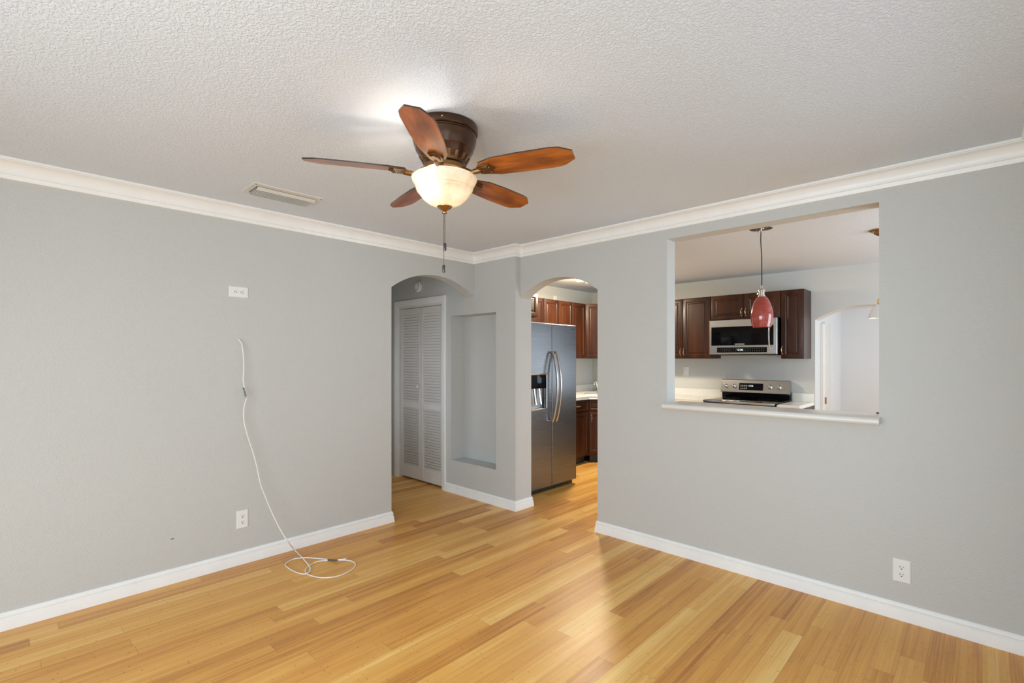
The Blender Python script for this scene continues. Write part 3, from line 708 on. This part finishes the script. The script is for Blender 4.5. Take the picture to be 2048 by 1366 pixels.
# ================================================================== REFRIGERATOR
def fridge():
    x0, x1, yf = 3.625, 4.515, 3.30; xs = 4.084
    r = empty('refrigerator', (x0, yf, 0), 0, 'stainless steel side-by-side refrigerator with bowed handles and ice dispenser', 'refrigerator')
    w = x1-x0; s = xs-x0
    bx('cabinet_body', mBlackP, r, .006, w-.006, .075, .80, .03, 1.765, .004)
    bx('kick_grille', mBlackP, r, .01, w-.02, .045, .075, .005, .055)
    for fx_ in (.05, w-.06):
        bm = bmesh.new(); lathe(bm, [(0, 0), (.018, 0), (.018, .03), (0, .03)], 12, fx_, .11); put('foot', bm, mBlackP, r)
    zb, zt = .055, 1.772
    # freezer door with dispenser hole
    hx0, hx1, hz0, hz1 = 3.735-x0, 3.995-x0, .875, 1.243
    bm = bmesh.new()
    def grid(xs_, zs_, y, skip=None):
        for i in range(len(xs_)-1):
            for j in range(len(zs_)-1):
                if skip and (i, j) == skip: continue
                bm.faces.new([bm.verts.new(p) for p in ((xs_[i], y, zs_[j]), (xs_[i+1], y, zs_[j]), (xs_[i+1], y, zs_[j+1]), (xs_[i], y, zs_[j+1]))])
    b_ = .006; X_ = [b_, hx0, hx1, s-.003-b_]; Z_ = [zb+b_, hz0, hz1, zt-b_]
    grid(X_, Z_, 0, (1, 1)); grid([0, s-.003], [zb, zt], .068)
    A = [(0, zb), (s-.003, zb), (s-.003, zt), (0, zt)]; B = [(b_, zb+b_), (s-.003-b_, zb+b_), (s-.003-b_, zt-b_), (b_, zt-b_)]
    for k in range(4):
        k2 = (k+1) % 4
        bm.faces.new([bm.verts.new(p) for p in ((A[k][0], b_, A[k][1]), (A[k2][0], b_, A[k2][1]), (B[k2][0], 0, B[k2][1]), (B[k][0], 0, B[k][1]))])
        bm.faces.new([bm.verts.new(p) for p in ((A[k][0], .068, A[k][1]), (A[k2][0], .068, A[k2][1]), (A[k2][0], b_, A[k2][1]), (A[k][0], b_, A[k][1]))])
    Hh = [(hx0, hz0), (hx1, hz0), (hx1, hz1), (hx0, hz1)]
    for k in range(4):
        k2 = (k+1) % 4; bm.faces.new([bm.verts.new(p) for p in ((Hh[k][0], 0, Hh[k][1]), (Hh[k2][0], 0, Hh[k2][1]), (Hh[k2][0], .06, Hh[k2][1]), (Hh[k][0], .06, Hh[k][1]))])
    bmesh.ops.remove_doubles(bm, verts=bm.verts[:], dist=1e-5)
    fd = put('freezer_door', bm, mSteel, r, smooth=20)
    # dispenser
    bm = bmesh.new(); rings_rect(bm, hx0-.004, hx1+.004, hz0-.004, hz1+.004, [(0, .001), (0, -.004), (.006, -.006), (.012, -.003), (.012, .004)], False, False)
    dp = put('dispenser', bm, mSteelH, fd)
    bx('control_panel', mBlack, dp, hx0+.012, hx1-.012, -.002, .050, 1.095, hz1-.012, .002)
    bx('cavity', mSteelL, dp, hx0+.010, hx1-.010, .052, .058, hz0+.008, 1.10)
    bx('spill_tray', mSteelH, dp, hx0+.010, hx1-.010, -.012, .052, hz0+.002, hz0+.014, .003)
    for px_ in (hx0+.085, hx0+.165):
        bm = bmesh.new(); tube(bm, [(px_, .030, 1.095), (px_+.004, .026, 1.05), (px_+.012, .012, .93)], [.014, .012, .013], 8); put('paddle', bm, mSteelH, dp)
    bm = bmesh.new()
    rings_rect(bm, s+.003, w, zb, zt, [(0, .068), (0, b_), (b_, 0)])
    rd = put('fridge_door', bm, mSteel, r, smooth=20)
    for dn, xx in ((fd, s-.030), (rd, s+.032)):
        bm = bmesh.new(); pts = []
        for i in range(25):
            t = i/24; z = .745+.725*t; pts.append((xx, -.030-.062*math.sin(PI*t)**.8, z))
        pts = [(xx, .0, .750)] + pts + [(xx, .0, 1.465)]
        tube(bm, pts, .0125, 12); put('handle', bm, mSteelH, dn)
    text('SAMSUNG', .014, mLogoD, rd, (w-.062, -.0008, 1.727), (PI/2, 0, 0), 'logo', .0004, 1.15)
    bx('top_trim', mSteelH, r, .004, w-.004, .02, .07, 1.773, 1.778)
fridge()
# ================================================================== STOVE
def stove():
    r = empty('stove', (5.925, 2.0425, 0), -PI/2, 'stainless electric range with black glass top under the microwave', 'stove')
    w = .392
    bx('oven_body', mBlackP, r, -w, w, .02, .63, .02, .885)
    bx('cooktop', mBlack, r, -w, w, -.012, .60, .886, .906, .004)
    bx('cooktop_trim', mSteelH, r, -w-.003, w+.003, -.020, -.011, .882, .905, .002)
    for sx, sy, rr_ in ((-.2, .15, .10), (.2, .15, .085), (-.2, .42, .075), (.2, .42, .10)):
        bm = bmesh.new(); lathe(bm, [(rr_, .9063), (rr_+.002, .9066), (rr_+.004, .9063)], 32, sx, sy); put('burner_ring', bm, mFerrite, r)
    bm = bmesh.new(); rings_rect(bm, -w+.004, w-.004, .24, .85, [(0, .02), (0, -.008), (.006, -.014)]); od = put('oven_door', bm, mSteelL, r)
    bx('oven_window', mBlack, od, -.26, .26, -.017, -.013, .36, .66, .002)
    bm = bmesh.new(); tube(bm, [(-.34, -.014, .79), (-.34, -.055, .79), (.34, -.055, .79), (.34, -.014, .79)], .011, 10); put('handle', bm, mSteelH, od)
    bm = bmesh.new(); rings_rect(bm, -w+.004, w-.004, .045, .23, [(0, .02), (0, -.008), (.006, -.014)]); put('drawer', bm, mSteelL, r)
    # backguard
    bx('backguard', mBlack, r, -w, w, .575, .635, .907, 1.10, .003)
    bm = bmesh.new(); prof = [(.545, .972), (.530, .980), (.560, 1.128), (.575, 1.136), (.635, 1.136), (.635, .972)]
    a = [bm.verts.new((-w-.004, y, z)) for y, z in prof]; b = [bm.verts.new((w+.004, y, z)) for y, z in prof]
    bm.faces.new(a); bm.faces.new(b[::-1])
    for i in range(6): bm.faces.new((a[i], a[(i+1) % 6], b[(i+1) % 6], b[i]))
    cp = put('control_panel', bm, mSteelL, r, smooth=20)
    tl = math.atan2(.03, .148)
    def on(z): return .530+(z-.980)*.03/.148
    bm = bmesh.new(); box(bm, -.14, .14, -.003, .002, -.043, .043, .001); bmesh.ops.rotate(bm, verts=bm.verts[:], cent=(0, 0, 0), matrix=Matrix.Rotation(-tl, 3, 'X')); ds = put('display', bm, mBlack, cp, (-.030, on(1.052)-.002, 1.052))
    t_ = text('12:36', .026, mDigit, ds, (.0, -.0045, .010), (PI/2-tl, 0, 0), 'clock_digits')
    bm = bmesh.new()
    for i in range(4):
        for j in range(3): box(bm, -.124+i*.022, -.110+i*.022, -.0042, -.003, -.030+j*.020, -.024+j*.020)
    bmesh.ops.rotate(bm, verts=bm.verts[:], cent=(0, 0, 0), matrix=Matrix.Rotation(-tl, 3, 'X')); put('button_marks', bm, mLogo, ds)
    for x in (-.338, -.236, .19, .29):
        bm = bmesh.new(); lathe(bm, [(0, -.002), (.026, -.002), (.026, .004), (.020, .006), (.019, .026), (.016, .029), (0, .029)], 28); box(bm, -.004, .004, -.018, .018, .028, .034, .001)
        bmesh.ops.rotate(bm, verts=bm.verts[:], cent=(0, 0, 0), matrix=Matrix.Rotation(PI/2-tl, 3, 'X')); kn = put('knob', bm, mSteelH, cp, (x, on(1.055)-.001, 1.055))
    for x in (-.338, -.236, .19, .29):
        bm = bmesh.new()
        for a_ in (-60, -20, 20, 60):
            xx, zz = x+.034*math.sin(math.radians(a_)), 1.055+.034*math.cos(math.radians(a_)); box(bm, xx-.002, xx+.002, on(zz)-.0015, on(zz)+.001, zz-.002, zz+.002)
        put('dial_marks', bm, mLogoD, cp)
stove()
# ================================================================== MICROWAVE
def microwave():
    r = empty('microwave', (6.17, 2.083, 1.453), -PI/2, 'over-the-range stainless microwave with black window', 'microwave')
    w = .389; h = .420
    bx('microwave_body', mBlackP, r, -w+.004, w-.004, .03, .40, .004, h-.003)
    bm = bmesh.new(); rings_rect(bm, -w, w, 0, h, [(0, .03), (0, .004), (.006, 0)]); fr = put('microwave_door', bm, mSteelL, r)
    bx('window', mBlack, fr, -.360, .351, -.003, .001, .107, .335, .002)
    bx('underside_panel', mBlackP, r, -w+.01, w-.01, .03, .38, -.012, .004)
    cs = bx('control_strip', mBlack, fr, -.290, .282, -.003, .001, .022, .083, .002)
    text('12:36', .034, mDigit, cs, (-.02, -.004, .053), (PI/2, 0, 0), 'clock_digits')
    bm = bmesh.new()
    bm.free()
    for lo_, hi_ in ((0, 9), (12, 22)):
        for z in (.038, .062):
            bm = bmesh.new()
            for i in range(lo_, hi_): box(bm, -.270+i*.0245, -.264+i*.0245, -.0042, -.003, z, z+.0028)
            put('button_marks', bm, mLogo, cs)
    text('SAMSUNG', .020, mLogo, fr, (-.02, -.0042, .121), (PI/2, 0, 0), 'logo', .0005, 1.2)
    bm = bmesh.new(); pts = []
    for i in range(17):
        t = i/16; pts.append((.318, -.022-.040*math.sin(PI*t)**.8, .065+.29*t))
    tube(bm, [(.318, .0, .070)]+pts+[(.318, 0, .350)], .0095, 10); put('handle', bm, mSteelH, fr)
microwave()
# ================================================================== PENDANTS AND KITCHEN CEILING LIGHT
def pendant():
    r = empty('pendant_light', (4.117, 1.245, CEIL), 0, 'red glass pendant light hanging behind the pass-through opening', 'pendant light')
    bm = bmesh.new(); lathe(bm, [(0, 0), (.084, 0), (.086, -.004), (.086, -.018), (.080, -.026), (.030, -.032), (.010, -.036), (0, -.036)], 40); cn = put('canopy', bm, mNickel, r)
    for a in (.6, 3.7):
        bm = bmesh.new(); bmesh.ops.create_uvsphere(bm, u_segments=8, v_segments=6, radius=.006, matrix=Matrix.Translation((.05*math.cos(a), .05*math.sin(a), -.034))); put('screw', bm, mNickel, cn)
    bm = bmesh.new(); lathe(bm, [(0, -.030), (.008, -.032), (.008, -.056), (0, -.058)], 14); put('strain_relief', bm, mNickel, r)
    sx = rt*.006
    bm = bmesh.new(); tube(bm, spline([(0, 0, -.05), (-.002, .001, -.12), (.003, -.003, -.22), (sx.x, sx.y, -.33), (sx.x, sx.y, -.47)], 6), .0038, 8); put('cord', bm, mCord, r)
    bm = bmesh.new(); lathe(bm, [(0, -.462), (.006, -.464), (.008, -.486), (.020, -.494), (.024, -.500), (.024, -.508), (.020, -.511), (.020, -.540), (.026, -.545), (.026, -.552), (.020, -.556), (0, -.556)], 28, sx.x, sx.y)
    tube(bm, [(sx.x, sx.y, -.530), (sx.x-.69*.034, sx.y+.72*.034, -.530)], [.004, .006], 8); put('socket', bm, mNickel, r)
    o_ = [(.030, -.552), (.042, -.566), (.058, -.596), (.071, -.634), (.079, -.675), (.080, -.710), (.075, -.750), (.064, -.790)]
    bm = bmesh.new(); lathe(bm, o_+[(a-.0035, b+.001) for a, b in o_[::-1]], 48, sx.x, sx.y); put('glass_shade', bm, mRed, r, smooth=50)
    bm = bmesh.new(); bmesh.ops.create_uvsphere(bm, u_segments=14, v_segments=10, radius=.024, matrix=Matrix.Translation((sx.x, sx.y, -.60)) @ Matrix.Diagonal((1, 1, 1.5, 1))); put('bulb', bm, mShadeW, r)
pendant()
def pendant2():
    r = empty('pendant_light', (4.91, .584, CEIL), 0, 'brass pendant with white glass bell shade half hidden at the right of the opening', 'pendant light')
    bm = bmesh.new(); lathe(bm, [(0, 0), (.080, 0), (.080, -.008), (.066, -.016), (.052, -.020), (.048, -.032), (.022, -.046), (.010, -.056), (0, -.058)], 36); put('canopy', bm, mBrass, r)
    bm = bmesh.new(); tube(bm, [(0, 0, -.05), (0, 0, -.56)], .004, 8); put('cord', bm, mBrass, r)
    bm = bmesh.new(); lathe(bm, [(0, -.545), (.016, -.550), (.026, -.562), (.026, -.590), (.018, -.600), (0, -.600)], 24); put('socket', bm, mBrass, r)
    o_ = [(.024, -.596), (.040, -.606), (.062, -.636), (.078, -.676), (.088, -.700), (.090, -.708)]
    bm = bmesh.new(); lathe(bm, o_+[(a-.003, b+.001) for a, b in o_[::-1]], 44); put('glass_shade', bm, mShadeW, r, smooth=50)
    bm = bmesh.new(); bmesh.ops.create_uvsphere(bm, u_segments=14, v_segments=10, radius=.024, matrix=Matrix.Translation((0, 0, -.63)) @ Matrix.Diagonal((1, 1, 1.3, 1))); put('bulb', bm, mShadeW, r)
pendant2()
def klight():
    r = empty('ceiling_light', (5.10, 3.55, CEIL), 0, 'warm lit ceiling light glimpsed through the top of the fridge archway', 'ceiling light')
    bm = bmesh.new(); lathe(bm, [(0, 0), (.10, 0), (.10, -.012), (.05, -.03), (0, -.03)], 32); put('canopy', bm, mBrass, r)
    for k in range(3):
        a = 2*PI*k/3+.4; cx, cy = .10*math.cos(a), .10*math.sin(a)
        bm = bmesh.new(); o_ = [(.016, -.030), (.028, -.040), (.044, -.064), (.050, -.080)]
        lathe(bm, o_+[(q-.003, z+.001) for q, z in o_[::-1]], 24, cx, cy); sh = put('glass_shade', bm, mBowl, r)
        bm = bmesh.new(); bmesh.ops.create_uvsphere(bm, u_segments=12, v_segments=8, radius=.016, matrix=Matrix.Translation((cx, cy, -.062))); put('bulb', bm, mBulb, sh)
        bm = bmesh.new(); tube(bm, [(.4*cx, .4*cy, -.02), (cx, cy, -.032)], .006, 8); put('arm', bm, mBrass, r)
    l = bpy.data.lights.new('kitchen_lamp', 'AREA'); l.shape = 'DISK'; l.size = .24; l.energy = 36; l.color = (1, .88, .72)
    lo = bpy.data.objects.new('kitchen_lamp', l); C.objects.link(lo); lo.parent = r; lo.location = (0, 0, -.12)
    l = bpy.data.lights.new('kitchen_lamp_glow', 'POINT'); l.energy = 27; l.color = (1, .80, .52); l.shadow_soft_size = .09
    lo = bpy.data.objects.new('kitchen_lamp_glow', l); C.objects.link(lo); lo.parent = r; lo.location = (0, 0, -.20)
klight()
# ================================================================== ANNEX DOOR
r = empty('door_2', (10.2, 2.03, 0), 0, kind='structure')
bx('door_slab', mDoorW, r, -.20, .24, -.045, -.005, .01, 2.03, .002)
bx('casing', mTrim, r, -.34, -.21, -.05, 0, 0, 2.00, .003)
bm = bmesh.new(); tube(bm, [(-.205, -.058, .60), (-.205, -.058, .72)], .014, 10); put('hinge', bm, mBrass, r)
